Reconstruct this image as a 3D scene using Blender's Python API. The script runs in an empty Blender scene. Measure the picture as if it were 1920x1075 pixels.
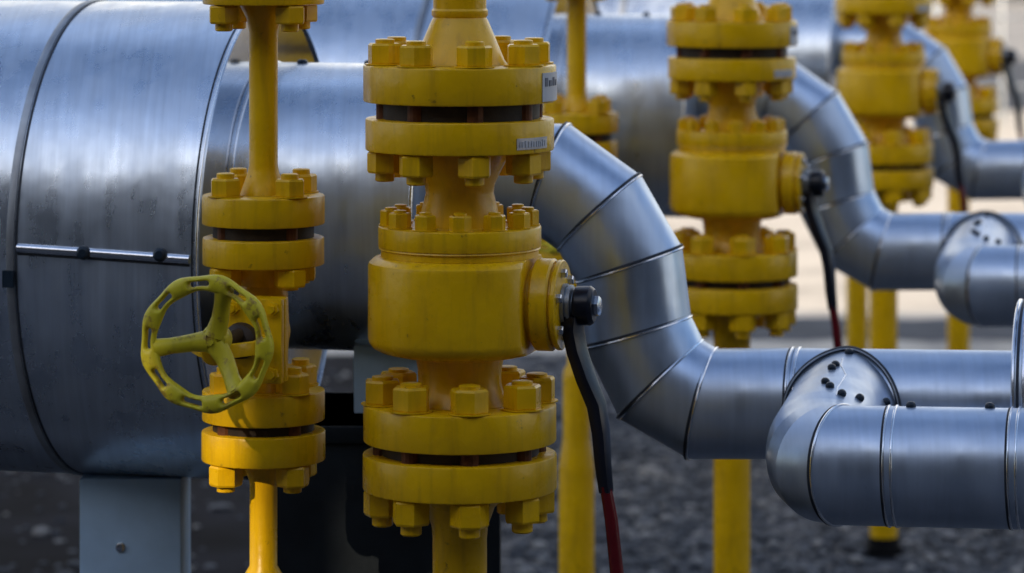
import bpy, bmesh, math, random
from math import radians, sin, cos, pi, sqrt, tan
from mathutils import Vector, Matrix
random.seed(7)
S = bpy.context.scene
COL = S.collection

# ------------------------------------------------------------------ camera
H = 2.11            # eye height
F = 6600.0          # focal length in photo pixels (photo is 1920 wide)
HY = -190.0         # horizon row in photo pixels
cd = bpy.data.cameras.new('camera'); cam = bpy.data.objects.new('camera', cd); COL.objects.link(cam)
cam.location = (0, 0, H); cam.rotation_euler = (radians(90), 0, 0)
cd.sensor_width = 36.0; cd.lens = F/1920*36.0
cd.shift_y = (HY-537.5)/1920.0
cd.clip_start = 0.1; cd.clip_end = 2000
cd.dof.use_dof = True; cd.dof.focus_distance = 5.75; cd.dof.aperture_fstop = 4.4
S.camera = cam

# ------------------------------------------------------------------ light
SUN_EL = radians(24); SUN_AZ = radians(28)      # behind the camera, to its left
sd = Vector((-sin(SUN_AZ)*cos(SUN_EL), -cos(SUN_AZ)*cos(SUN_EL), sin(SUN_EL)))   # towards the sun
w = bpy.data.worlds.new('World'); S.world = w; w.use_nodes = True
nt = w.node_tree; nt.nodes.clear()
out = nt.nodes.new('ShaderNodeOutputWorld'); bg = nt.nodes.new('ShaderNodeBackground')
sky = nt.nodes.new('ShaderNodeTexSky'); sky.sky_type = 'NISHITA'; sky.sun_disc = False
sky.sun_elevation = SUN_EL; sky.sun_rotation = math.atan2(sd.x, sd.y)
sky.air_density = 1.0; sky.dust_density = 2.5; sky.ozone_density = 3.5
tc = nt.nodes.new('ShaderNodeTexCoord'); mp = nt.nodes.new('ShaderNodeMapping'); mp.inputs['Scale'].default_value = (1.0, 1.0, 2.6)
nz = nt.nodes.new('ShaderNodeTexNoise'); nz.inputs['Scale'].default_value = 1.6; nz.inputs['Detail'].default_value = 4
rp = nt.nodes.new('ShaderNodeValToRGB'); rp.color_ramp.elements[0].position = 0.42; rp.color_ramp.elements[1].position = 0.72
mx = nt.nodes.new('ShaderNodeMixRGB'); mx.inputs['Color2'].default_value = (7.2, 7.9, 9.6, 1)
nt.links.new(tc.outputs['Generated'], mp.inputs['Vector']); nt.links.new(mp.outputs[0], nz.inputs['Vector'])
nt.links.new(nz.outputs['Fac'], rp.inputs[0]); 
sx = nt.nodes.new('ShaderNodeSeparateXYZ'); nt.links.new(tc.outputs['Generated'], sx.inputs[0])
r2 = nt.nodes.new('ShaderNodeValToRGB'); r2.color_ramp.elements[0].position = 0.62; r2.color_ramp.elements[0].color = (1, 1, 1, 1); r2.color_ramp.elements[1].position = 0.93; r2.color_ramp.elements[1].color = (0.15, 0.15, 0.15, 1)
nt.links.new(sx.outputs[2], r2.inputs[0])
mm = nt.nodes.new('ShaderNodeMath'); mm.operation = 'MULTIPLY'; nt.links.new(rp.outputs[0], mm.inputs[0]); nt.links.new(r2.outputs[0], mm.inputs[1])
nt.links.new(mm.outputs[0], mx.inputs['Fac'])
r4 = nt.nodes.new('ShaderNodeValToRGB'); r4.color_ramp.elements[0].position = 0.60; r4.color_ramp.elements[0].color = (0.92, 0.84, 0.72, 1); r4.color_ramp.elements[1].position = 0.76; r4.color_ramp.elements[1].color = (0.56, 0.70, 1.0, 1)
ml = nt.nodes.new('ShaderNodeMixRGB'); ml.blend_type = 'MULTIPLY'; ml.inputs['Fac'].default_value = 1; ml.inputs['Color2'].default_value = (10, 10, 10, 1)
nt.links.new(sx.outputs[2], r4.inputs[0]); nt.links.new(r4.outputs[0], ml.inputs['Color1']); nt.links.new(ml.outputs[0], mx.inputs['Color2'])
nt.links.new(sky.outputs[0], mx.inputs['Color1']); nt.links.new(mx.outputs[0], bg.inputs[0]); nt.links.new(bg.outputs[0], out.inputs[0])
bg.inputs[1].default_value = 0.13
ld = bpy.data.lights.new('sun', 'SUN'); ld.energy = 5.0; ld.angle = radians(0.5); ld.color = (1.0, 0.84, 0.64)
lo = bpy.data.objects.new('sun', ld); COL.objects.link(lo); lo.rotation_euler = sd.to_track_quat('Z', 'Y').to_euler(); lo.location = (0, 0, 30)
S.view_settings.view_transform = 'Standard'; S.view_settings.look = 'None'; S.view_settings.gamma = 1
S.view_settings.exposure = 0.85
S.cycles.use_denoising = True

# ------------------------------------------------------------------ frame of the plant
T13 = radians(13)
A = Vector((cos(T13), -sin(T13), 0))       # along the pipes, to the right and a little nearer
N = Vector((-sin(T13), -cos(T13), 0))      # square to them, towards the viewer
Z = Vector((0, 0, 1))
STEP = Vector((0.62, 2.76, 0))             # from one line to the next
def P(px, py, Y): return Vector(((px-960)*Y/F, Y, H-(py-HY)*Y/F))

# ------------------------------------------------------------------ materials
def mat(name):
    m = bpy.data.materials.new(name); m.use_nodes = True
    b = m.node_tree.nodes['Principled BSDF']; b.inputs['Specular IOR Level'].default_value = 0.28; return m, m.node_tree, b
def noise(t, scale, detail=4, vec=None, rough=0.55):
    n = t.nodes.new('ShaderNodeTexNoise'); n.inputs['Scale'].default_value = scale; n.inputs['Detail'].default_value = detail; n.inputs['Roughness'].default_value = rough
    if vec is None:
        c = t.nodes.new('ShaderNodeTexCoord'); vec = c.outputs['Object']
    t.links.new(vec, n.inputs['Vector']); return n
def ramp(t, src, stops):
    r = t.nodes.new('ShaderNodeValToRGB'); e = r.color_ramp.elements
    while len(e) < len(stops): e.new(0.5)
    for k, (p, c) in enumerate(stops):
        e[k].position = p; e[k].color = (c[0], c[1], c[2], 1) if hasattr(c, '__len__') else (c, c, c, 1)
    t.links.new(src, r.inputs[0]); return r
def bump(t, b, src, strength, dist=0.01):
    n = t.nodes.new('ShaderNodeBump'); n.inputs['Strength'].default_value = strength; n.inputs['Distance'].default_value = dist
    t.links.new(src, n.inputs['Height']); t.links.new(n.outputs[0], b.inputs['Normal'])
def paint(name, c1, c2, rough=0.27, dirt=(0.10, 0.050, 0.010), dirt_pos=0.66):
    m, t, b = mat(name)
    n1 = noise(t, 9, 5); r1 = ramp(t, n1.outputs['Fac'], [(0.35, c1), (0.7, c2)])
    n2 = noise(t, 38, 6, rough=0.7); r2 = ramp(t, n2.outputs['Fac'], [(dirt_pos-0.02, 0.0), (dirt_pos+0.06, 0.8)])
    x = t.nodes.new('ShaderNodeMixRGB'); x.inputs['Color2'].default_value = (*dirt, 1)
    t.links.new(r2.outputs[0], x.inputs['Fac']); t.links.new(r1.outputs[0], x.inputs['Color1'])
    cc_ = t.nodes.new('ShaderNodeTexCoord'); mp = t.nodes.new('ShaderNodeMapping'); mp.inputs['Scale'].default_value = (60, 60, 7); t.links.new(cc_.outputs['Object'], mp.inputs['Vector'])
    rn = noise(t, 1.0, 5, mp.outputs[0], 0.6); r5 = ramp(t, rn.outputs['Fac'], [(0.50, 0.0), (0.75, 0.38)])
    x2 = t.nodes.new('ShaderNodeMixRGB'); x2.inputs['Color2'].default_value = (c1[0]*0.42, c1[1]*0.36, dirt[2], 1)
    t.links.new(r5.outputs[0], x2.inputs['Fac']); t.links.new(x.outputs[0], x2.inputs['Color1']); t.links.new(x2.outputs[0], b.inputs['Base Color'])
    n3 = noise(t, 22, 3); rr = ramp(t, n3.outputs['Fac'], [(0.3, rough-0.06), (0.7, rough+0.12)]); t.links.new(rr.outputs[0], b.inputs['Roughness'])
    n4 = noise(t, 60, 4); bump(t, b, n4.outputs['Fac'], 0.22, 0.004); b.inputs['Specular IOR Level'].default_value = 0.36
    return m
def simple(name, c, rough=0.5, metal=0.0, var=0.25, scale=12, bmp=0.08):
    m, t, b = mat(name)
    n = noise(t, scale, 5); lo_ = tuple(x*(1-var) for x in c); hi_ = tuple(min(1, x*(1+var)) for x in c)
    r = ramp(t, n.outputs['Fac'], [(0.3, lo_), (0.7, hi_)]); t.links.new(r.outputs[0], b.inputs['Base Color'])
    b.inputs['Roughness'].default_value = rough; b.inputs['Metallic'].default_value = metal
    n2 = noise(t, scale*9, 3); bump(t, b, n2.outputs['Fac'], bmp, 0.004)
    return m
def cladding(name, base, rlo, rhi, met=0.9, streak=0.86):
    m, t, b = mat(name)
    c = t.nodes.new('ShaderNodeTexCoord')
    mp = t.nodes.new('ShaderNodeMapping'); mp.inputs['Rotation'].default_value = (0, 0, T13); mp.inputs['Scale'].default_value = (60, 3.0, 3.0)
    t.links.new(c.outputs['Object'], mp.inputs['Vector'])
    st = noise(t, 1.6, 4, mp.outputs[0]); bl = noise(t, 5.0, 6, c.outputs['Object'], 0.65)
    r1 = ramp(t, st.outputs['Fac'], [(0.25, tuple(x*streak for x in base)), (0.75, tuple(min(1, x*1.06) for x in base))])
    r2 = ramp(t, bl.outputs['Fac'], [(0.30, 0.84), (0.5, 0.96), (0.65, 1.0)])
    x = t.nodes.new('ShaderNodeMixRGB'); x.blend_type = 'MULTIPLY'; x.inputs['Fac'].default_value = 1
    t.links.new(r1.outputs[0], x.inputs['Color1']); t.links.new(r2.outputs[0], x.inputs['Color2'])
    sp = noise(t, 70, 3, c.outputs['Object']); r3 = ramp(t, sp.outputs['Fac'], [(0.72, 0.0), (0.80, 0.28)])
    y = t.nodes.new('ShaderNodeMixRGB'); y.inputs['Color2'].default_value = (0.12, 0.12, 0.13, 1)
    t.links.new(r3.outputs[0], y.inputs['Fac']); t.links.new(x.outputs[0], y.inputs['Color1']); t.links.new(y.outputs[0], b.inputs['Base Color'])
    # dried run marks: rougher and less metallic
    m2 = t.nodes.new('ShaderNodeMapping'); m2.inputs['Scale'].default_value = (16, 16, 2.2); t.links.new(c.outputs['Object'], m2.inputs['Vector'])
    dr = noise(t, 1.5, 5, m2.outputs[0], 0.6); ad = t.nodes.new('ShaderNodeMath'); ad.operation = 'ADD'
    t.links.new(dr.outputs['Fac'], ad.inputs[0]); t.links.new(bl.outputs['Fac'], ad.inputs[1])
    rr = ramp(t, ad.outputs[0], [(0.40, rlo), (0.62, rhi)]); ad.use_clamp = False
    hf = t.nodes.new('ShaderNodeMath'); hf.operation = 'MULTIPLY'; hf.inputs[1].default_value = 0.5; t.links.new(ad.outputs[0], hf.inputs[0]); t.links.new(hf.outputs[0], rr.inputs[0])
    t.links.new(rr.outputs[0], b.inputs['Roughness'])
    me_ = ramp(t, hf.outputs[0], [(0.42, met), (0.60, met-0.14)]); t.links.new(me_.outputs[0], b.inputs['Metallic'])
    wv = noise(t, 3.2, 2, c.outputs['Object']); w2 = noise(t, 11, 2, c.outputs['Object'])
    a1 = t.nodes.new('ShaderNodeMath'); a1.operation = 'MULTIPLY_ADD'; a1.inputs[1].default_value = 0.02
    a2 = t.nodes.new('ShaderNodeMath'); a2.operation = 'MULTIPLY_ADD'; a2.inputs[1].default_value = 0.16
    t.links.new(w2.outputs['Fac'], a2.inputs[0]); t.links.new(wv.outputs['Fac'], a2.inputs[2])
    t.links.new(st.outputs['Fac'], a1.inputs[0]); t.links.new(a2.outputs[0], a1.inputs[2])
    bump(t, b, a1.outputs[0], 0.45, 0.02)
    return m
M = {}
M['yellow'] = paint('yellow_paint', (0.68, 0.385, 0.0005), (0.83, 0.485, 0.001))
M['green_yellow'] = paint('weathered_yellow_paint', (0.54, 0.45, 0.012), (0.70, 0.60, 0.03), 0.40, (0.24, 0.13, 0.03), 0.56)
M['clad'] = cladding('aluminium_cladding', (0.46, 0.55, 0.68), 0.28, 0.42, 0.84, 0.94)
M['clad_big'] = cladding('vessel_cladding', (0.57, 0.65, 0.75), 0.24, 0.36, 0.90)
M['endplate'] = simple('polished_aluminium', (0.62, 0.63, 0.65), 0.10, 1.0, 0.06, 4, 0.02)
M['bead'] = simple('bead_aluminium', (0.70, 0.73, 0.78), 0.22, 1.0, 0.1)
M['seal'] = simple('dark_sealant', (0.025, 0.03, 0.04), 0.55)
M['gasket'] = simple('gasket_steel', (0.03, 0.02, 0.012), 0.6, 0.0, 0.5, 30)
M['stud'] = simple('rusty_stud', (0.10, 0.035, 0.012), 0.6, 0.2, 0.5, 40)
M['rivet'] = simple('rivet_black', (0.012, 0.022, 0.035), 0.35)
M['black'] = simple('black_enamel', (0.008, 0.010, 0.018), 0.28)
M['red'] = simple('red_grip', (0.11, 0.007, 0.010), 0.25)
M['steel'] = simple('bright_steel', (0.55, 0.58, 0.62), 0.25, 1.0)
M['label'] = simple('label_paper', (0.45, 0.46, 0.48), 0.4, 0.0, 0.05)
M['print'] = simple('label_print', (0.12, 0.13, 0.16), 0.5)
M['tag'] = simple('stamped_plate', (0.36, 0.36, 0.38), 0.35, 0.6)
M['white'] = simple('painted_concrete', (0.40, 0.57, 0.76), 0.6, 0.0, 0.12, 7, 0.15)
M['darkground'] = simple('dark_ground', (0.013, 0.013, 0.016), 0.95, 0.0, 0.7, 2.2, 0.6)
M['plinth'] = simple('bitumen_coating', (0.010, 0.013, 0.016), 0.5, 0.0, 0.4, 6, 0.2)
M['base'] = simple('black_base_plate', (0.012, 0.012, 0.012), 0.6)
M['galv'] = simple('galvanised_steel', (0.32, 0.34, 0.36), 0.45, 0.8)
M['brick'] = simple('dark_cladding_sheet', (0.04, 0.04, 0.042), 0.85, 0.0, 0.3, 3, 0.3)
M['wallw'] = simple('light_render', (0.42, 0.44, 0.48), 0.8, 0.0, 0.08, 2)
M['doorm'] = simple('grey_door', (0.10, 0.11, 0.12), 0.5)

for k_ in ('plinth', 'darkground', 'base'): M[k_].node_tree.nodes['Principled BSDF'].inputs['Specular IOR Level'].default_value = 0.06
# ground materials
def ground_mat():
    m, t, b = mat('gravel')
    v = t.nodes.new('ShaderNodeTexVoronoi'); v.inputs['Scale'].default_value = 17; c = t.nodes.new('ShaderNodeTexCoord')
    t.links.new(c.outputs['Object'], v.inputs['Vector'])
    n = noise(t, 5.5, 8, c.outputs['Object'], 0.78)
    r0 = ramp(t, v.outputs['Color'], [(0.0, (0.028, 0.031, 0.036)), (1.0, (0.11, 0.112, 0.12))])
    r = ramp(t, n.outputs['Fac'], [(0.40, (0.30, 0.32, 0.36)), (0.50, (0.8, 0.8, 0.82)), (0.62, (2.1, 2.05, 2.0))])
    x = t.nodes.new('ShaderNodeMixRGB'); x.blend_type = 'MULTIPLY'; x.inputs['Fac'].default_value = 1
    t.links.new(r0.outputs[0], x.inputs['Color1']); t.links.new(r.outputs[0], x.inputs['Color2']); t.links.new(x.outputs[0], b.inputs['Base Color'])
    b.inputs['Roughness'].default_value = 0.8; bump(t, b, v.outputs['Distance'], 0.9, 0.03); return m
def conc_mat():
    m, t, b = mat('pale_concrete'); n = noise(t, 1.3, 7, None, 0.65)
    r = ramp(t, n.outputs['Fac'], [(0.30, (0.22, 0.205, 0.19)), (0.42, (0.42, 0.38, 0.32)), (0.5, (0.50, 0.455, 0.385)), (0.75, (0.56, 0.51, 0.43))])
    t.links.new(r.outputs[0], b.inputs['Base Color']); b.inputs['Roughness'].default_value = 0.85; return m
M['gravel'] = ground_mat(); M['concrete'] = conc_mat()
M['oldcon'] = simple('grey_concrete', (0.26, 0.25, 0.235), 0.85, 0.0, 0.2, 0.8)
M['asphalt'] = simple('asphalt', (0.05, 0.055, 0.065), 0.8, 0.0, 0.35, 2.5, 0.4)

# ------------------------------------------------------------------ mesh builder
class MB:
    def __init__(s): s.v = []; s.f = []
    def add(s, vs, fs):
        o = len(s.v); s.v += [tuple(v) for v in vs]; s.f += [tuple(i+o for i in f) for f in fs]
    def box(s, c, size, X=Vector((1, 0, 0)), Y=Vector((0, 1, 0)), Zv=Vector((0, 0, 1))):
        c = Vector(c); hx, hy, hz = [q/2 for q in size]
        vs = [c+X*(i*hx)+Y*(j*hy)+Zv*(k*hz) for i in (-1, 1) for j in (-1, 1) for k in (-1, 1)]
        s.add(vs, [(0, 1, 3, 2), (4, 6, 7, 5), (0, 4, 5, 1), (2, 3, 7, 6), (0, 2, 6, 4), (1, 5, 7, 3)])
    def lathe(s, prof, o=Vector((0, 0, 0)), d=Z, n=64, caps=True, phase=0.0):
        d = Vector(d).normalized(); u = d.orthogonal().normalized() if abs(d.z) < 0.99 else Vector((1, 0, 0)); vv = d.cross(u)
        vs = []
        for r, h in prof:
            for k in range(n):
                a = 2*pi*k/n+phase; vs.append(Vector(o)+d*h+(u*cos(a)+vv*sin(a))*r)
        fs = [(i*n+k, i*n+(k+1) % n, (i+1)*n+(k+1) % n, (i+1)*n+k) for i in range(len(prof)-1) for k in range(n)]
        if caps:
            fs.append(tuple(range(n))[::-1]); fs.append(tuple(range((len(prof)-1)*n, len(prof)*n)))
        s.add(vs, fs)
    def tube(s, pts, r, n=10, closed=False, caps=True):
        pts = [Vector(p) for p in pts]; m = len(pts); rings = []; u = None
        for i, p in enumerate(pts):
            if closed: t = (pts[(i+1) % m]-pts[i-1]).normalized()
            else: t = (pts[min(i+1, m-1)]-pts[max(i-1, 0)]).normalized()
            if u is None: u = t.orthogonal().normalized()
            u = (u-t*u.dot(t)).normalized(); v = t.cross(u); rr = r[i] if hasattr(r, '__len__') else r
            rings.append([p+(u*cos(2*pi*k/n)+v*sin(2*pi*k/n))*rr for k in range(n)])
        vs = [q for R_ in rings for q in R_]; e = m if closed else m-1
        fs = [(i*n+k, i*n+(k+1) % n, ((i+1) % m)*n+(k+1) % n, ((i+1) % m)*n+k) for i in range(e) for k in range(n)]
        if not closed and caps:
            fs.append(tuple(range(n))[::-1]); fs.append(tuple(range((m-1)*n, m*n)))
        s.add(vs, fs)
    def bar(s, pts, wts, ths, side, caps=True):
        # rectangular section sweep: wts along side, ths along t x side
        pts = [Vector(p) for p in pts]; m = len(pts); vs = []
        for i, p in enumerate(pts):
            t = (pts[min(i+1, m-1)]-pts[max(i-1, 0)]).normalized(); sdv = (side-t*side.dot(t)).normalized(); q = t.cross(sdv)
            a, b = wts[i]/2, ths[i]/2
            vs += [p+sdv*a+q*b, p-sdv*a+q*b, p-sdv*a-q*b, p+sdv*a-q*b]
        fs = [(i*4+k, i*4+(k+1) % 4, (i+1)*4+(k+1) % 4, (i+1)*4+k) for i in range(m-1) for k in range(4)]
        fs += [(3, 2, 1, 0), (m*4-4, m*4-3, m*4-2, m*4-1)]; s.add(vs, fs)
    def mesh(s, name, m, angle=32, bevel=0.0, smooth=True):
        me = bpy.data.meshes.new(name); bm = bmesh.new()
        vs = [bm.verts.new(v) for v in s.v]
        for f in s.f:
            try: bm.faces.new([vs[i] for i in f])
            except ValueError: pass
        bmesh.ops.recalc_face_normals(bm, faces=bm.faces)
        if bevel:
            ed = [e for e in bm.edges if len(e.link_faces) == 2 and e.calc_face_angle(0) > radians(40)]
            bmesh.ops.bevel(bm, geom=ed, offset=bevel, segments=2, profile=0.6, affect='EDGES', clamp_overlap=True)
        bm.to_mesh(me); bm.free()
        if smooth:
            me.polygons.foreach_set('use_smooth', [True]*len(me.polygons)); me.set_sharp_from_angle(angle=radians(angle))
        me.materials.append(m); return me
    def obj(s, name, m, parent=None, **k):
        o = bpy.data.objects.new(name, s.mesh(name, m, **k)); COL.objects.link(o)
        if parent is not None: o.parent = parent
        return o
def empty(name, loc, label=None, cat=None, group=None):
    o = bpy.data.objects.new(name, None); o.empty_display_size = 0.1; COL.objects.link(o); o.location = loc
    tag(o, label, cat, group); return o
def tag(o, label=None, cat=None, group=None, kind=None):
    for k, v in (('label', label), ('category', cat), ('group', group), ('kind', kind)):
        if v: o[k] = v
    return o
def kids(o): return [c for c in COL.objects if c.parent == o]
KIDS = {}
def copy_tree(root, offset, label, skip=()):
    if not KIDS:
        pass
    ch = {}
    for o in COL.objects:
        if o.parent is not None: ch.setdefault(o.parent.name, []).append(o)
    def rec(o, parent):
        c = o.copy(); COL.objects.link(c)
        if parent is not None: c.parent = parent
        for q in ch.get(o.name, []): rec(q, c)
        return c
    r = rec(root, None); r.location = root.location+offset; r['label'] = label; return r
def mesh_part(name, me, parent, loc=(0, 0, 0)):
    o = bpy.data.objects.new(name, me); COL.objects.link(o); o.parent = parent; o.location = loc; return o

# stud bolt: origin in the middle of the flange pair, z up
def nut_prof(mb, z0, h, r, ph):
    c = 0.12*r
    mb.lathe([(r*0.93, z0), (r, z0+c), (r, z0+h-c), (r*0.90, z0+h)], n=6, phase=ph)
def stud_mesh(name, m, top, bot, r, h, ext_t, ext_b, ph):
    mb = MB(); nut_prof(mb, top, h, r, ph)
    mb.lathe([(r*0.55, top+h), (r*0.55, top+h+ext_t*0.85), (r*0.45, top+h+ext_t)], n=16)
    mb.lathe([(r*1.12, top), (r*1.12, top+0.002)], n=20)
    if bot is not None:
        nut_prof(mb, bot-h, h, r, ph+0.3); mb.lathe([(r*0.45, bot-h-ext_b), (r*0.55, bot-h-ext_b*0.85), (r*0.55, bot-h)], n=16)
        mb.lathe([(r*0.5, bot), (r*0.5, top)], n=14)
    me = mb.mesh(name, m, angle=25, bevel=0.0)
    if bot is not None:
        me.materials.append(M['stud'])
        for p in me.polygons:
            if bot+0.001 < p.center.z < top-0.001: p.material_index = 1
    return me
def ring_of(name, meshes, parent, rad, cnt, ph, z=0.0):
    for k in range(cnt):
        a = radians(ph)+2*pi*k/cnt
        mesh_part(name, meshes[k % len(meshes)], parent, (sin(a)*rad+random.uniform(-.0008, .0008), -cos(a)*rad, z)).rotation_euler = (0, 0, random.uniform(0, 6.28))
def flange_prof(r, z0, z1, b=0.003):
    return [(r-b, z0), (r-b*0.3, z0+b*0.3), (r, z0+b), (r, z1-b), (r-b*0.3, z1-b*0.3), (r-b, z1)]

# ================================================================== the big ball valve stack
VY = 5.79; vs_ = VY/F
def vz(y): return H-(y-HY)*vs_
def vr(p): return p*vs_
valve = empty('ball_valve', ((862-960)*vs_, VY, 0), 'large yellow ball valve stack nearest the camera with black and red lever', 'valve', 'yellow ball valves in a receding row')
Y_ = M['yellow']
def L(name, prof, m=Y_, parent=valve, **k):
    mb = MB(); mb.lathe(prof, n=k.pop('n', 72)); return mb.obj(name, m, parent, **k)
L('top_pipe', [(vr(50), vz(-330)), (vr(50), vz(16)), (vr(53), vz(20)), (vr(53), vz(28)), (vr(50), vz(33)), (vr(54), vz(40)), (vr(84), vz(112)), (vr(90), vz(120.5))])
fa = L('flange', flange_prof(vr(181), vz(190), vz(121)))
fb = L('flange', flange_prof(vr(177), vz(281), vz(221)))
L('gasket', [(vr(150), vz(220.5)), (vr(150), vz(190.5))], M['gasket'])
# raised faces
tm = [stud_mesh('stud_bolt', Y_, vz(120), vz(282), vr(33), vr(40), vr(8), vr(16), q) for q in (0.2, 0.7)]
ring_of('stud_bolt', tm, fa, vr(143), 8, 12)
L('neck', [(vr(95), vz(281.5)), (vr(88), vz(300)), (vr(66), vz(345)), (vr(64), vz(362)), (vr(72), vz(395)), (vr(76), vz(423))])
fc = L('bonnet_flange', [(vr(148), vz(479)), (vr(148), vz(468)), (vr(152), vz(465))]+flange_prof(vr(153), vz(462), vz(423), 0.002))
cm = [stud_mesh('nut', Y_, vz(422.5), None, vr(21), vr(29), vr(5), 0, q) for q in (0.1, 0.8)]
ring_of('nut', cm, fc, vr(128), 12, 1)
# body with a flat pad on the side the stem leaves
mb = MB()
mb.lathe([(vr(120), vz(664)), (vr(150), vz(657)), (vr(163), vz(650)), (vr(170), vz(641)), (vr(172), vz(632)), (vr(172), vz(498)), (vr(170), vz(491)), (vr(160), vz(482)), (vr(150), vz(479.5))], n=128)
FLAT = vr(140)
mb.v = [tuple(Vector(v)-A*(Vector(v).dot(A)-FLAT)) if Vector(v).dot(A) > FLAT else v for v in mb.v]
body = mb.obj('valve_body', Y_, valve)
zc = vz(567)
mb = MB(); o = Vector((0, 0, zc))
mb.lathe([(vr(70), FLAT-0.002), (vr(70), FLAT+vr(6)), (vr(83), FLAT+vr(9)), (vr(86), FLAT+vr(12)), (vr(86), FLAT+vr(40)), (vr(82), FLAT+vr(44))], o, A, 56)
mb.lathe([(vr(76), FLAT+vr(44)), (vr(76), FLAT+vr(49))], o, A, 48)
mb.lathe([(vr(82), FLAT+vr(49)), (vr(84), FLAT+vr(51)), (vr(84), FLAT+vr(57)), (vr(82), FLAT+vr(59))], o, A, 48)
cover = mb.obj('stem_cover', Y_, valve)
for k in range(6):
    a = k*pi/3+0.3; q = o+(N*cos(a)+Z*sin(a))*vr(62)
    mb = MB(); mb.lathe([(vr(9), FLAT+vr(59)), (vr(9), FLAT+vr(67)), (vr(7), FLAT+vr(69))], q, A, 6); mb.obj('cover_screw', M['steel'], cover)
mb = MB()
mb.lathe([(vr(40), FLAT+vr(59.5)), (vr(40), FLAT+vr(66)), (vr(34), FLAT+vr(66)), (vr(34), FLAT+vr(70)), (vr(38), FLAT+vr(70)), (vr(38), FLAT+vr(76)), (vr(26), FLAT+vr(78)), (vr(26), FLAT+vr(82))], o, A, 36)
mb.obj('stem', M['galv'], valve)
hub0 = FLAT+vr(80)
mb = MB(); mb.lathe([(vr(30), hub0), (vr(36), hub0+vr(3)), (vr(37), hub0+vr(30)), (vr(33), hub0+vr(36)), (vr(30), hub0+vr(38))], o, A, 32)
def lv(px, py, d=0.0): return Vector(((px-862)*vs_, 0, vz(py)))+N*d - Vector((0, A.dot(Vector((px-862, 0, 0)))*0, 0))
lp = [lv(1078, 585), lv(1078, 612), lv(1086, 650), lv(1102, 700), lv(1122, 750), lv(1130, 800), lv(1134, 860), lv(1140, 912)]
lp = [p+N*0.02+Vector((0, -(p.x-0.19)*0.2-0.035, 0)) for p in lp]
SD = (A+N*0.35).normalized()
mb.bar(lp, [vr(x) for x in (31, 27, 25, 26, 28, 26, 25, 22)], [0.034, 0.036, 0.034, 0.030, 0.026, 0.024, 0.020, 0.018], SD)
lever = mb.obj('lever', M['black'], valve, bevel=0.003)
mb = MB(); mb.lathe([(vr(20), hub0+vr(38)), (vr(20), hub0+vr(47)), (vr(14), hub0+vr(50))], o, A, 6); mb.obj('hub_bolt', M['steel'], lever)
gp = [lp[-1]+(lp[-1]-lp[-2])*(-0.25), lv(1144, 960)+Vector((0, lp[-1].y, 0)), lv(1155, 1065)+Vector((0, lp[-1].y, 0)), lv(1166, 1170)+Vector((0, lp[-1].y, 0)), lv(1168, 1186)+Vector((0, lp[-1].y, 0))]
mb = MB(); mb.tube(gp, [vr(11), vr(12.5), vr(13), vr(13), vr(7)], 16); mb.obj('grip', M['red'], lever)
L('neck', [(vr(52), vz(755.5)), (vr(96), vz(755.5)), (vr(84), vz(738)), (vr(78), vz(715)), (vr(79), vz(690)), (vr(84), vz(664.5))])
fd = L('flange', flange_prof(vr(181), vz(826), vz(756)))
fe = L('flange', flange_prof(vr(182), vz(916), vz(849)))
L('gasket', [(vr(149), vz(848.5)), (vr(149), vz(826.5))], M['gasket'])
tm = [stud_mesh('stud_bolt', Y_, vz(755), vz(917), vr(36), vr(46), vr(7), vr(20), q) for q in (0.05, 0.5, 0.9)]
ring_of('stud_bolt', tm, fd, vr(146), 8, 8)
L('support_pipe', [(vr(51), -0.02), (vr(51), vz(1010)), (vr(53), vz(985)), (vr(66), vz(950)), (vr(90), vz(925)), (vr(90), vz(916.5))])
mb = MB(); mb.box((0, 0, 0.02), (0.108, 0.108, 0.03)); mb.lathe([(vr(58), 0.035), (vr(58), 0.06)], n=40); mb.obj('base_plate', M['base'], valve)
# label sticker and stamped plate, curved with the rims
def curved(mbx, r, a0, a1, z0, z1, n=10):
    vs = []; fs = []
    for k in range(n+1):
        a = radians(a0+(a1-a0)*k/n); vs += [(sin(a)*r, -cos(a)*r, z0), (sin(a)*r, -cos(a)*r, z1), (sin(a)*(r-0.002), -cos(a)*(r-0.002), z0), (sin(a)*(r-0.002), -cos(a)*(r-0.002), z1)]
    for k in range(n): b = 4*k; fs += [(b, b+4, b+5, b+1), (b+1, b+5, b+7, b+3), (b, b+2, b+6, b+4)]
    fs += [(0, 1, 3, 2), (4*n, 4*n+2, 4*n+3, 4*n+1)]; mbx.add(vs, fs)
mb = MB(); curved(mb, vr(181)+0.0015, 58, 86, vz(186), vz(133)); st = mb.obj('sticker', M['label'], fa)
mb = MB()
for q, (a0, a1) in enumerate([(61, 64), (66, 70), (72, 75), (77, 80)]): curved(mb, vr(181)+0.0025, a0, a1, vz(158), vz(147 if q % 2 else 142), 3)
mb.obj('print', M['print'], st)
mb = MB(); curved(mb, vr(177)+0.0012, 37, 66, vz(272), vz(251)); st = mb.obj('rating_plate', M['tag'], fb)
mb = MB(); a = 39
while a < 64:
    wd = random.uniform(0.8, 1.9); curved(mb, vr(177)+0.0022, a, a+wd, vz(268), vz(random.uniform(254, 259)), 2); a += wd+0.9
mb.obj('stamp', M['label'], st)
DZ = [0, -0.024, 0.046, 0.035]; DX = [0, 0, 0.04, 0.01]
lab = ['', 'yellow ball valve stack second from the camera between the two silver elbows',
       'blurred yellow ball valve stack third along the row, before the far elbow',
       'most distant and most blurred yellow ball valve stack at the upper right corner']
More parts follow.
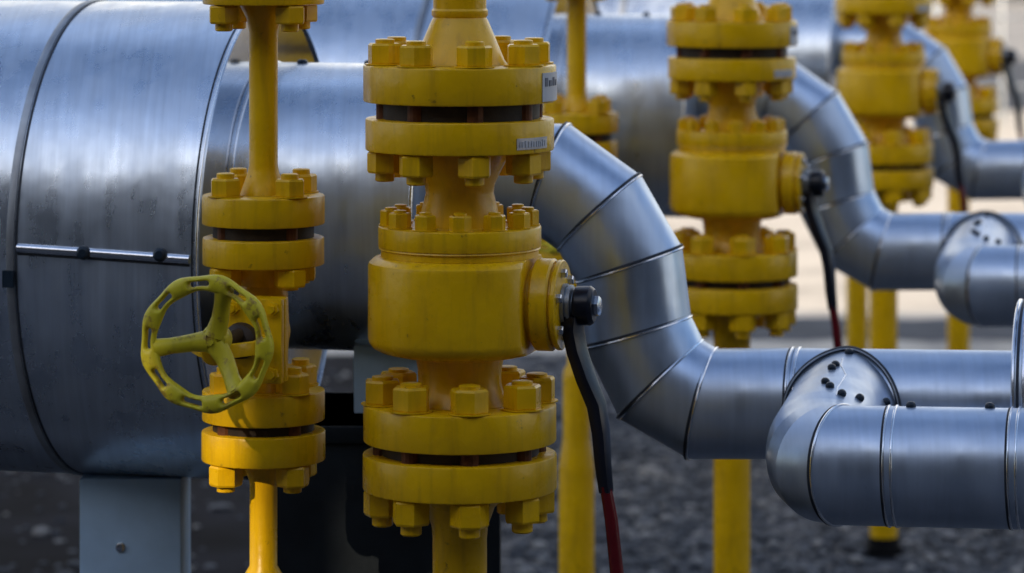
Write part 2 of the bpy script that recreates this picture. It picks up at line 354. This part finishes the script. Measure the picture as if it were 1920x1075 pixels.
for k in (1, 2, 3):
    c = copy_tree(valve, STEP*k+Vector((DX[k], 0, DZ[k])), lab[k])
    for q in COL.objects:
        if q.parent == c and q.name.startswith('base_plate'): q.location.z = -DZ[k]

# ================================================================== the small gate valve stack with a handwheel
GY = 5.86; gs = GY/F
def gz(y): return H-(y-HY)*gs
def gr(p): return p*gs
gate = empty('gate_valve', ((494-960)*gs, GY, 0), 'slim yellow gate valve stack at the left with a slotted handwheel', 'valve', 'slim yellow gate valves in a receding row')
def G(name, prof, m=Y_, **k): return L(name, prof, m, gate, n=56, **k)
f0a = G('flange', flange_prof(gr(114), gz(-50), gz(-105)))
f0 = G('flange', flange_prof(gr(114), gz(8), gz(-42)))
G('gasket', [(gr(92), gz(-41.5)), (gr(92), gz(-50.5))], M['gasket'])
G('top_pipe', [(gr(26), gz(-105.5)), (gr(26), gz(-330))][::-1])
gm = [stud_mesh('stud_bolt', Y_, gz(-105.5), gz(9), gr(30), gr(34), gr(6), gr(14), q) for q in (0.1, 0.6)]
ring_of('stud_bolt', gm, f0, gr(88), 4, 38)
G('spool_pipe', [(gr(44), gz(364.5)), (gr(40), gz(352)), (gr(30), gz(325)), (gr(27), gz(310)), (gr(27), gz(60)), (gr(32), gz(35)), (gr(44), gz(12)), (gr(44), gz(8.5))])
f1 = G('flange', flange_prof(gr(115), gz(420), gz(365)))
f2 = G('flange', flange_prof(gr(114), gz(496), gz(444)))
G('gasket', [(gr(95), gz(443.5)), (gr(95), gz(420.5))], M['gasket'])
gm = [stud_mesh('stud_bolt', Y_, gz(364.5), gz(497), gr(30), gr(34), gr(10), gr(6), q) for q in (0.2, 0.75)]
ring_of('stud_bolt', gm, f1, gr(86), 4, 38)
# body
mb = MB()
mb.lathe([(gr(60), gz(729.5)), (gr(50), gz(715)), (gr(44), gz(690)), (gr(46), gz(665)), (gr(49), gz(620)), (gr(47), gz(575)), (gr(46), gz(550)), (gr(44), gz(535)), (gr(55), gz(515)), (gr(60), gz(496.5))], n=48)
zo = gz(622); o = Vector((0, 0, zo))
mb.lathe([(gr(46), -0.02), (gr(46), 0.079)], o, N, 40)
gbody = mb.obj('valve_body', Y_, gate)
mb = MB(); ob = o+A*0.020; mb.box(ob+N*0.090, (gr(108), 0.020, gr(156)), A, N, Z); mb.box(ob+N*0.113, (gr(108), 0.018, gr(156)), A, N, Z)
bon = mb.obj('bonnet', Y_, gate, bevel=0.004)
for sx in (-1, 1):
    for sz in (-1, 1):
        mb = MB(); q = ob+A*(sx*gr(38))+Z*(sz*gr(60))
        mb.lathe([(gr(13), 0.1215), (gr(13), 0.132), (gr(8), 0.132), (gr(8), 0.140)], q, N, 6)
        mb.obj('bonnet_bolt', Y_, bon)
# yoke arms
wo = o+Vector((0, 0, -0.004))
WD = 0.335
mb = MB()
for s in (-1, 1):
    mb.bar([o+N*0.12+A*(s*0.030), o+N*0.16+A*(s*0.052), o+N*0.21+A*(s*0.050), o+N*0.25+A*(s*0.026), o+N*0.262+A*(s*0.008)], [0.012]*5, [0.024, 0.022, 0.022, 0.022, 0.024], A)
mb.lathe([(0.022, 0.245), (0.022, 0.272), (0.018, 0.276)], o, N, 24)
mb.obj('yoke', Y_, gate, bevel=0.002)
mb = MB(); mb.lathe([(0.030, 0.122), (0.028, 0.14), (0.018, 0.15)], o, N, 24); mb.lathe([(0.011, 0.10), (0.011, WD-0.04), (0.008, WD-0.036)], o+Vector((0.002, 0, 0.012)), N, 20); mb.obj('stem', M['gasket'], gate)
# handwheel
wc = o+N*WD+Vector((0.010, 0, 0.022))
hc_ = wc-N*0.034
hub = MB()
hub.lathe([(0.016, -0.03), (0.022, -0.028), (0.025, -0.010), (0.021, 0.008), (0.014, 0.011)], hc_, N, 24)
wheel = hub.obj('handwheel', M['green_yellow'], gate)
# rim: polar grid with slots, rounded by subdivision
def wheel_rim():
    bm = bmesh.new(); NS = 9; C = 6; n = NS*C; U, V = A, Z
    radii = [0.0820, 0.0900, 0.0998, 0.1090]
    g = {}
    for k in range(n):
        a = 2*pi*k/n; wob = 0.0026*cos(a*NS+0.5)
        for i, r in enumerate(radii):
            rr = r+(wob if i > 1 else -wob*0.6)
            for s, t in ((0, -0.0130), (1, 0.0130)):
                zz = t*(1.0 if i in (1, 2) else 0.55)
                g[k, i, s] = bm.verts.new(wc+U*(cos(a)*rr)+V*(sin(a)*rr)+N*(zz+0.004))
    def hole(k, i): return i == 1 and (k % C) in (1, 2, 3)
    for k in range(n):
        k2 = (k+1) % n
        for i in range(3):
            if hole(k, i): continue
            bm.faces.new([g[k, i, 1], g[k, i+1, 1], g[k2, i+1, 1], g[k2, i, 1]]); bm.faces.new([g[k, i, 0], g[k2, i, 0], g[k2, i+1, 0], g[k, i+1, 0]])
        bm.faces.new([g[k, 0, 0], g[k, 0, 1], g[k2, 0, 1], g[k2, 0, 0]]); bm.faces.new([g[k, 3, 1], g[k, 3, 0], g[k2, 3, 0], g[k2, 3, 1]])
        if hole(k, 1):
            bm.faces.new([g[k, 1, 1], g[k2, 1, 1], g[k2, 1, 0], g[k, 1, 0]]); bm.faces.new([g[k, 2, 1], g[k, 2, 0], g[k2, 2, 0], g[k2, 2, 1]])
            if not hole(k-1, 1) or (k % C) == 1: bm.faces.new([g[k, 1, 1], g[k, 1, 0], g[k, 2, 0], g[k, 2, 1]])
            if (k % C) == 3: bm.faces.new([g[k2, 1, 1], g[k2, 2, 1], g[k2, 2, 0], g[k2, 1, 0]])
    bmesh.ops.recalc_face_normals(bm, faces=bm.faces)
    me = bpy.data.meshes.new('rim'); bm.to_mesh(me); bm.free()
    me.polygons.foreach_set('use_smooth', [True]*len(me.polygons)); me.materials.append(M['green_yellow'])
    o_ = mesh_part('rim', me, wheel); md = o_.modifiers.new('s', 'SUBSURF'); md.levels = 2; md.render_levels = 2; return o_
wheel_rim()
for ang in (72, 187, 303):
    a = radians(ang); u = A*cos(a)+Z*sin(a)
    mb = MB(); mb.tube([hc_+u*0.008, hc_+u*0.036+N*0.002, wc+u*0.066-N*0.014, wc+u*0.092+N*0.000], [0.018, 0.0145, 0.013, 0.016], 14)
    mb.obj('spoke', M['green_yellow'], wheel)
mb = MB(); mb.lathe([(0.010, 0.008), (0.010, 0.016), (0.006, 0.016), (0.006, 0.022)], hc_, N, 6); mb.obj('wheel_nut', M['green_yellow'], wheel)
f3 = G('flange', flange_prof(gr(115), gz(787), gz(730)))
f4 = G('flange', flange_prof(gr(116), gz(862), gz(806)))
G('gasket', [(gr(95), gz(805.5)), (gr(95), gz(787.5))], M['gasket'])
gm = [stud_mesh('stud_bolt', Y_, gz(729.5), gz(863), gr(31), gr(38), gr(12), gr(12), q) for q in (0.3, 0.8)]
ring_of('stud_bolt', gm, f3, gr(88), 4, 42)
G('support_pipe', [(0.044, 0.035), (0.044, 0.74), (0.043, 0.755), (0.035, 0.81), (0.034, 0.82), (0.034, 0.965), (0.032, 0.985), (gr(26), 1.0), (gr(26), gz(905)), (gr(32), gz(885)), (gr(44), gz(866)), (gr(44), gz(862.5))])
mb = MB(); mb.box((0, 0, 0.02), (0.11, 0.11, 0.03)); mb.lathe([(0.052, 0.035), (0.052, 0.06)], n=40); mb.obj('base_plate', M['base'], gate)
copy_tree(gate, STEP+Vector((-0.048, 0, -0.03)), 'slim yellow gate valve stack behind the nearest ball valve, mostly hidden by silver elbow')
0 and copy_tree(gate, STEP*2+Vector((-0.048, 0, -0.02)), 'slim yellow gate valve stack hidden directly behind the second ball valve stack')
copy_tree(gate, STEP*3+Vector((-0.06, 0, 0.0)), 'distant yellow gate valve post showing just left of the third ball valve column')

# ================================================================== insulated vessels
CE = P(513, 450, 6.6); RV = 0.446
vessel = empty('insulated_vessel', (CE.x, CE.y, 0), 'big silver clad vessel filling the left edge of the picture', 'vessel', 'silver clad vessels in a receding row')
c0 = Vector((0, 0, CE.z))
def onA(s, dz=0.0): return c0+A*s+Z*dz
mb = MB(); mb.lathe([(RV, -2.4), (RV, -0.001)], c0, A, 160, caps=False); shell = mb.obj('shell', M['clad_big'], vessel)
mb = MB(); mb.lathe([(RV-0.002, -0.012), (RV-0.002, -0.006)], c0, A, 160); mb.obj('end_plate', M['endplate'], vessel)
def band(s, w, h, R_, parent, c=c0, d=A, m='bead', n=128):
    mb = MB(); mb.lathe([(R_-0.002, s-w/2), (R_+h*0.7, s-w/2+0.001), (R_+h, s-w*0.22), (R_+h, s+w*0.22), (R_+h*0.7, s+w/2-0.001), (R_-0.002, s+w/2)], c, d, n, caps=False)
    o_ = mb.obj('band', M[m], parent, angle=60); return o_
def sealring(s, w, R_, parent, c=c0, d=A, n=128):
    mb = MB(); mb.lathe([(R_-0.001, s-w/2), (R_+0.0012, s-w/2), (R_+0.0012, s+w/2), (R_-0.001, s+w/2)], c, d, n, caps=False); return mb.obj('sealant_line', M['seal'], parent)
b1 = band(-0.352, 0.016, 0.003, RV, shell, m='galv'); sealring(-0.341, 0.004, RV, shell)
band(-0.006, 0.006, 0.003, RV, shell); sealring(-0.014, 0.003, RV, shell)
band(-1.25, 0.016, 0.006, RV, shell)
# horizontal seam strip with two bolts
ph = radians(2.6)
def onS(s, a, R_=RV): return c0+A*s+(N*cos(a)+Z*sin(a))*R_
mb = MB(); nrm = (N*cos(ph)+Z*sin(ph)); tan_ = (-N*sin(ph)+Z*cos(ph))
mb.tube([onS(-0.338, ph, RV+0.0), onS(-0.20, ph-0.012, RV), onS(-0.018, ph-0.03, RV)], 0.0085, 12); strip = mb.obj('seam_strip', M['bead'], shell)
mb = MB(); mb.tube([onS(-0.338, ph-0.022, RV-0.001), onS(-0.20, ph-0.034, RV-0.001), onS(-0.018, ph-0.052, RV-0.001)], 0.003, 8); mb.obj('sealant_line', M['seal'], shell)
for s in (-0.212, -0.070):
    mb = MB(); q = onS(s, ph-0.012, RV); mb.lathe([(0.012, 0.003), (0.013, 0.006), (0.012, 0.012), (0.007, 0.016)], q, nrm, 20); mb.obj('rivet', M['rivet'], strip)
mb = MB(); mb.box(onS(-0.352, ph-0.12, RV+0.010), (0.020, 0.010, 0.030), A, N, Z); mb.obj('band_clip', M['rivet'], b1)
# reduced section
RN = 0.267; cz = 0.066
cn = c0+Z*cz
mb = MB(); mb.lathe([(RN, -0.007), (RN, 0.335)], cn, A, 128, caps=False); noz = mb.obj('reduced_section', M['clad_big'], vessel)
mb = MB(); mb.lathe([(RN-0.001, 0.333), (RN-0.001, 0.339)], cn, A, 128); mb.obj('end_plate', M['clad'], vessel)
band(0.0, 0.006, 0.003, RN, noz, cn); band(0.334, 0.008, 0.004, RN, noz, cn)
for s in (0.06, 0.19, 0.29):
    mb = MB(); q = cn+A*s+(Z*cos(0.05)+N*sin(0.05))*RN; mb.lathe([(0.010, -0.002), (0.010, 0.004), (0.006, 0.007)], q, Z, 16); mb.obj('rivet', M['rivet'], noz)
vl = ['', 'silver clad vessel behind the tops of the left and nearest yellow valves',
      'silver clad vessel beside the second yellow ball valve, its rounded side facing between the valves', 'silver clad vessel farthest back behind the third ball valve stack']
for k in (1, 2): copy_tree(vessel, STEP*k+Vector((0, 0, [0, 0.0, 0.0, 0.02][k])), vl[k])

# ================================================================== insulated pipe run (S bend, tee, near branch)
R = 0.1005
def YP(px): return 6.516/(1+0.231*(px-960)/F)
def Q(px, py): return P(px, py, YP(px))
run = empty('insulated_pipe', (Q(1320, 757).x, Q(1320, 757).y, 0), 'nearest silver clad pipe bending down beside the large yellow valve to a tee', 'pipe', 'silver clad pipe runs in a receding row')
base = run.location.copy()
def frame_ring(p, t, R_, nrm, n=64, ref=None):
    # cross section of a cylinder along t, cut by the plane through p with normal nrm
    u = (ref-t*ref.dot(t)).normalized(); v = t.cross(u); res = []
    for k in range(n):
        a = 2*pi*k/n; q = u*cos(a)*R_+v*sin(a)*R_; s = -q.dot(nrm)/t.dot(nrm); res.append(p+q+t*s)
    return res
def mitre(pts, R_, name, seams=True, parent=run, ref=N, first=None, last=None, m='clad', only=None):
    pts = [Vector(p)-base for p in pts]; n = 64; dirs = [(pts[i+1]-pts[i]).normalized() for i in range(len(pts)-1)]
    cuts = []
    for i in range(len(pts)):
        if i == 0: cuts.append(dirs[0])
        elif i == len(pts)-1: cuts.append(dirs[-1])
        else: cuts.append((dirs[i-1]+dirs[i]).normalized())
    mb = MB()
    for i in range(len(dirs)):
        a = frame_ring(pts[i], dirs[i], R_, cuts[i], n, ref); b = frame_ring(pts[i+1], dirs[i], R_, cuts[i+1], n, ref)
        mb.add(a+b, [(k, (k+1) % n, n+(k+1) % n, n+k) for k in range(n)])
    o_ = mb.obj(name, M[m], parent, angle=50 if only is None else 24)
    if only is not None:
        bm = bmesh.new(); bm.from_mesh(o_.data); bmesh.ops.remove_doubles(bm, verts=bm.verts, dist=0.0004); bm.to_mesh(o_.data); bm.free(); o_.data.set_sharp_from_angle(angle=radians(33))
    if seams:
        for i in range(len(pts)):
            if only is not None and i not in only: continue
            if i == 0 and not first: continue
            if i == len(pts)-1 and not last: continue
            d = dirs[min(i, len(dirs)-1)]; rg = frame_ring(pts[i], d, R_+0.0005, cuts[i], n, ref)
            sb = MB(); sb.tube([q+cuts[i]*0.000 for q in rg], 0.0026, 8, closed=True); sb.obj('seam_bead', M['bead'], o_)
            rg = frame_ring(pts[i]-d*0.0052, d, R_-0.0006, cuts[i], n, ref)
            sb = MB(); sb.tube(rg, 0.0024, 6, closed=True); sb.obj('sealant_line', M['seal'], o_)
    return o_
def joint(pt, d, R_, parent, w=0.013):
    pt = Vector(pt)-base; d = Vector(d).normalized()
    for s, m, r in ((-w/2, 'bead', 0.0020), (w/2, 'bead', 0.0024), (-w/2-0.0036, 'seal', 0.0019)):
        mb = MB(); u = d.orthogonal().normalized(); v = d.cross(u)
        mb.tube([pt+d*s+(u*cos(2*pi*k/64)+v*sin(2*pi*k/64))*(R_+(0.0004 if m == 'bead' else -0.0004)) for k in range(64)], r, 8, closed=True)
        mb.obj('seam_bead' if m == 'bead' else 'sealant_line', M[m], parent)
p_start = Q(846, 326)
el = mitre([p_start, Q(1034, 334), Q(1125, 400), Q(1180, 497), Q(1196, 622), Q(1240, 712), Q(1318, 757), Q(1494, 757)], R, 'elbow')
pm = Q(1494, 757); A2 = (Q(2060, 766)-pm).normalized(); pe = pm+A2*0.75
st2 = mitre([pm, pe], R, 'straight_section', seams=False)
dA = (pe-pm).normalized()
joint(pm, dA, R, st2)
joint(Q(1500, 757)+dA*0.36, dA, R, st2) if False else None
# raised joint box on the far pipe at the right edge
JX = pm+A2*0.402
mb = MB(); mb.lathe([(R, 0), (0.150, 0.001), (0.186, 0.002), (0.190, 0.005), (0.190, 0.020), (0.187, 0.024), (0.187, 0.060), (0.190, 0.064), (0.190, 0.30), (0.186, 0.303), (R, 0.304)], JX-base, dA, 96, caps=False)
jb = mb.obj('flange_cover', M['clad'], run, angle=30)
for s in (0.004, 0.022, 0.040, 0.062, 0.30):
    mb = MB(); u = dA.orthogonal().normalized(); v = dA.cross(u)
    mb.tube([JX-base+dA*s+(u*cos(2*pi*k/72)+v*sin(2*pi*k/72))*0.190 for k in range(72)], 0.0036 if s < 0.05 else 0.003, 8, closed=True); mb.obj('seam_bead', M['bead'], jb)
mb = MB(); u = dA.orthogonal().normalized(); v = dA.cross(u)
mb.tube([JX-base+dA*0.012+(u*cos(2*pi*k/72)+v*sin(2*pi*k/72))*0.1895 for k in range(72)], 0.003, 8, closed=True); mb.obj('sealant_line', M['seal'], jb)
for a in (28, 44, 60):
    aa = radians(a); q = JX-base+dA*0.05+(N*sin(aa)*0.8+Z*cos(aa*0.55))*0.0; q = JX-base+dA*0.034+(N*sin(radians(a-20))+Z*cos(radians(a-20)))*0.190
    mb = MB(); mb.lathe([(0.012, -0.002), (0.012, 0.010), (0.007, 0.014)], q, (q-(JX-base+dA*0.034)).normalized(), 14); mb.obj('rivet', M['rivet'], jb)
# tee and near branch
Tp = pm+A2*0.095
ra = 0.115; L1 = 0.415
bp = [Tp+N*0.0]
cc = Tp+N*(L1-ra)+A*ra
cn_ = Tp+N*L1+Z*-0.044
bp += [cn_-N*0.105+Z*0.012, cn_-N*0.072+A2*0.003+Z*0.006, cn_-N*0.042+A2*0.009+Z*0.002, cn_-N*0.016+A2*0.020, cn_+A2*0.040, cn_+A2*ra]
cc = Tp+N*(L1-ra)+A2*ra
dN = (A+Z*0.0).normalized()
pend = bp[-1]+A2*0.70
# drop the almost coincident last elbow point by merging it into the straight
br = mitre(bp[:-1]+[bp[-1]+A2*0.012], R, 'branch_elbow', ref=Z, only=(5,))
st3 = mitre([bp[-1]+A2*0.012, pend], R, 'straight_section', seams=False, ref=Z)
joint(bp[-1]+A2*0.016, A2, R, st3); joint(bp[-1]+A2*0.222, A2, R, st3)
# saddle line where the branch leaves the far pipe
pts = []
for k in range(96):
    a = 2*pi*k/96; r_ = R+0.003; q = Tp-base+dA*(cos(a)*r_)+Z*(sin(a)*r_)+N*sqrt(max(0.0, (R+0.004)**2-(r_*sin(a))**2)); pts.append(q)
mb = MB(); mb.tube(pts, 0.0046, 8, closed=True); mb.obj('sealant_line', M['seal'], br)
mb = MB(); mb.tube([p+N*0.006+Z*0.0 for p in pts], 0.0013, 8, closed=True); mb.obj('seam_bead', M['galv'], br)
# collar plate seam and rivets along the top
def rv(q, nrm, r=0.0085):
    mb = MB(); mb.lathe([(r, -0.003), (r, 0.004), (r*0.8, 0.007), (r*0.4, 0.009)], q, nrm, 14); mb.obj('rivet', M['rivet'], br)
def top(pt, side, ang): 
    n_ = (Z*cos(ang)+side*sin(ang)).normalized(); return (Vector(pt)-base)+n_*R, n_
sideA = (-A+N).normalized()
from mathutils.bvhtree import BVHTree
def surf(px, py, obs):      # the measured spot on the cladding, found along its sight line
    d = P(px, py, 1.0)-Vector((0, 0, H)); best = None
    for ob in obs:
        t = BVHTree.FromPolygons([v.co for v in ob.data.vertices], [tuple(p.vertices) for p in ob.data.polygons])
        h = t.ray_cast(Vector((0, 0, H))-base, d.normalized())
        if h[0] is not None and (best is None or h[3] < best[3]): best = h
    return best
for px, py in [(1592, 663), (1567, 686), (1560, 692), (1548, 718), (1556, 726), (1578, 740), (1611, 748), (1660, 755)]:
    h = surf(px, py, [br, st2, st3])
    if h: rv(h[0], h[1] if h[1].dot(N) > 0 else -h[1], 0.0078)
for px in (1708, 1856):
    for py in range(752, 790):
        h = surf(px, py, [st3])
        if h: rv(h[0], Z, 0.0085); break
zp = [surf(px, py, [br]) for px, py in [(1580, 672), (1577, 686), (1586, 703), (1578, 716), (1570, 728), (1568, 742)]]
zp = [h[0] for h in zp if h]
mb = MB(); mb.tube(zp, 0.0012, 6); mb.obj('seam_bead', M['bead'], br)
rl = ['', 'silver clad pipe with a mitred bend right of the second yellow ball valve',
      'blurred silver clad pipe bending down just right of the third ball valve stack', 'silver clad pipe run farthest from the camera beyond the last ball valve']
for k in (1, 2): copy_tree(run, STEP*k, rl[k])

# ================================================================== supports
sp = empty('vessel_support', (P(255, 885, 6.62).x, 6.62, 0), 'pale blue grey painted pier under the big vessel at the lower left', 'support')
mb = MB(); mb.box((0, 0, 0.535), (0.188, 0.20, 1.0)); pr = mb.obj('pier', M['white'], sp, bevel=0.004)
mb = MB(); mb.lathe([(0.009, 0), (0.009, 0.004), (0.005, 0.006)], Vector((-0.018, -0.1, H-(1026-HY)*6.52/F)), Vector((0, -1, 0)), 16); mb.obj('anchor_bolt', M['steel'], pr)
mb = MB(); mb.box((0, 0, 0.0175), (0.32, 0.32, 0.035)); mb.obj('base_plate', M['plinth'], sp)
p2 = P(728, 655, 6.5)
sp2 = empty('pipe_support', (p2.x, 6.5, 0), 'pale pedestal on a wide black plinth behind the nearest ball valve', 'support')
ztop = H-(800-HY)*6.3/F
mb = MB(); mb.box((0, 0.02, (p2.z-0.0+ztop)/2+0.01), (0.124, 0.12, p2.z-ztop+0.02)); mb.obj('pedestal', M['white'], sp2, bevel=0.003)
mb = MB(); mb.box((0.005, 0.02, ztop/2), (0.405, 0.44, ztop)); mb.box((0.005, 0.02, ztop-0.015), (0.42, 0.455, 0.03)); mb.obj('plinth', M['plinth'], sp2, bevel=0.006)
for k in ():
    copy_tree(sp, STEP*k, ['', 'pale painted pier under the vessel of the second line', 'pale painted pier under the vessel of the third line'][k])

# ================================================================== ground and what stands far off
def sheet(name, x0, x1, y0, y1, z, m, nx=1):
    me = bpy.data.meshes.new(name); me.from_pydata([(x0, y0, z), (x1, y0, z), (x1, y1, z), (x0, y1, z)], [], [(0, 1, 2, 3)]); me.materials.append(m)
    o_ = bpy.data.objects.new(name, me); COL.objects.link(o_); o_['kind'] = 'structure'; return o_
sheet('ground', -600, 600, -300, 1200, 0.0, M['gravel'])
def ragged(name, y0, y1, x0, x1, z, m, amp, seed, n=120):
    rnd = random.Random(seed); vs = []; a = b = 0
    for k in range(n+1):
        x = x0+(x1-x0)*k/n; a = a*0.7+rnd.uniform(-amp, amp); b = b*0.7+rnd.uniform(-amp, amp); vs += [(x, y0+a, z), (x, y1+b, z)]
    me = bpy.data.meshes.new(name); me.from_pydata(vs, [], [(2*k, 2*k+2, 2*k+3, 2*k+1) for k in range(n)]); me.materials.append(m)
    o_ = bpy.data.objects.new(name, me); COL.objects.link(o_); o_['kind'] = 'structure'; return o_
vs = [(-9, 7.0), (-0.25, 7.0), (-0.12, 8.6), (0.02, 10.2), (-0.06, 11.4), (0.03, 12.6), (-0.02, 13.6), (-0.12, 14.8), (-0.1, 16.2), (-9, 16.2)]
me = bpy.data.meshes.new('dark_ground_patch'); me.from_pydata([(x, y, 0.004) for x, y in vs], [], [tuple(range(len(vs)))]); me.materials.append(M['darkground'])  # flat near-black patch of ground left of the gravel
so = bpy.data.objects.new('dark_ground_patch', me); COL.objects.link(so); so['kind'] = 'structure'
ragged('pavement', 16.3, 35.0, -30, 30, 0.004, M['concrete'], 0.05, 3)
ragged('dark_strip', 16.75, 17.6, -12, 12, 0.008, M['asphalt'], 0.10, 5)  # dark ragged strip across the near edge of the pavement
sheet('road', -60, 60, 35.0, 46, 0.006, M['asphalt'])
sheet('concrete_apron', -80, 80, 46, 75, 0.005, M['oldcon'])
fen = empty('fence', (4.6, 33.0, 0), 'thin galvanised fence beyond the last valve at the upper right', 'fence')
for k in range(-6, 9):
    mb = MB(); mb.lathe([(0.022, 0), (0.022, 2.0), (0.01, 2.02)], Vector((k*0.62, 0, 0)), Z, 12); mb.obj('post', M['galv'], fen)
for h in (0.35, 1.0, 1.9):
    mb = MB(); mb.tube([Vector((-3.9, -0.03, h)), Vector((5.2, -0.03, h))], 0.014, 8); mb.obj('rail', M['galv'], fen)
fw = empty('store_building', (0, 72, 0), 'low pale rendered building with a dark base beyond the yard', 'building')
mb = MB(); mb.box((0, 4, 2.6), (60, 8, 4.4)); mb.obj('wall', M['wallw'], fw)
mb = MB(); mb.box((0, 3.95, 0.2), (60.2, 8.2, 0.4)); mb.obj('plinth', M['asphalt'], fw)
mb = MB(); mb.box((0, 4, 4.95), (61, 9, 0.3)); mb.obj('roof', M['galv'], fw)
for x in (-22, -14, -6, 2, 10, 18):
    mb = MB(); mb.box((x, -0.03, 2.6), (1.8, 0.06, 1.2)); mb.obj('window', M['doorm'], fw)

def stones():
    m, t, b = mat('stone'); g = t.nodes.new('ShaderNodeNewGeometry')
    rr = ramp(t, g.outputs['Random Per Island'], [(0.0, (0.045, 0.048, 0.054)), (0.45, (0.10, 0.103, 0.11)), (0.8, (0.17, 0.168, 0.165)), (1.0, (0.34, 0.32, 0.29))])
    t.links.new(rr.outputs[0], b.inputs['Base Color']); b.inputs['Roughness'].default_value = 0.85
    rnd = random.Random(11); bm = bmesh.new(); bmesh.ops.create_icosphere(bm, subdivisions=1, radius=1); bv = [v.co.copy() for v in bm.verts]; bf = [[v.index for v in f.verts] for f in bm.faces]; bm.free()
    vs = []; fs = []
    for q in range(9000):
        y = rnd.uniform(9.0, 16.2); x = rnd.uniform(0.0, 0.16*y+0.3) if rnd.random() < 0.93 else rnd.uniform(-2.2, 0.0)
        sz = rnd.uniform(0.008, 0.026)*(1.5 if rnd.random() < 0.12 else 1); o_ = len(vs); a = rnd.uniform(0, 6.28)
        fx, fy, fz = rnd.uniform(0.8, 1.4), rnd.uniform(0.7, 1.1), rnd.uniform(0.45, 0.8)
        for v in bv:
            k = rnd.uniform(0.8, 1.15)*sz; X_, Y2 = v.x*fx*k, v.y*fy*k
            vs.append((x+X_*cos(a)-Y2*sin(a), y+X_*sin(a)+Y2*cos(a), v.z*fz*k+sz*0.25))
        fs += [tuple(i+o_ for i in f) for f in bf]
    me = bpy.data.meshes.new('gravel'); me.from_pydata(vs, [], fs); me.materials.append(m)
    o_ = bpy.data.objects.new('gravel', me); COL.objects.link(o_); tag(o_, 'loose mixed grey gravel stones lying under the pipes', 'gravel', None, 'stuff')
stones()
# unseen wall added behind the camera to shade the near plant; gaps pass sunbeams
BY = -8.0; BT = 12.8
bd = empty('shade_wall', (0, BY, 0), 'unseen tall dark wall added behind the viewer to shade the plant', 'building')
def hit(p):   # where the line from p to the sun crosses the wall
    t = (p.y-BY)/-sd.y; return p+sd*t
def beam_gap(p, xa, xb, za, zb):
    q = hit(p); return (q.x+xa, q.x+xb, q.z+za, q.z+zb)
holes = sorted([beam_gap(Vector((gate.location.x, GY, gz(960))), -0.075, 0.0, -0.42, 0.15), beam_gap(Vector((1.60, 14.07, 0.62)), -0.36, 0.36, -0.3, 0.26)])  # gaps added so sunbeams reach the gate valve and the distant posts
mb = MB()
def slab(x0, x1, z0, z1): mb.box(((x0+x1)/2, 0.02, (z0+z1)/2), (x1-x0, 0.04, z1-z0))
x = -45
for (a, b, c, d) in holes:
    slab(x, a, 0, BT); slab(a, b, 0, c); slab(a, b, d, BT); x = b
slab(x, 45, 0, BT)
mb.obj('wall', M['brick'], bd, smooth=False)
mb = MB(); mb.box((0, 0.15, BT+0.06), (90.4, 0.2, 0.12)); mb.obj('coping', M['galv'], bd)
for x in (-30, -18, 4, 16, 28):
    mb = MB(); mb.box((x, 0.09, 1.4), (2.4, 0.08, 2.8)); mb.obj('door', M['doorm'], bd)  # doors set on the added wall
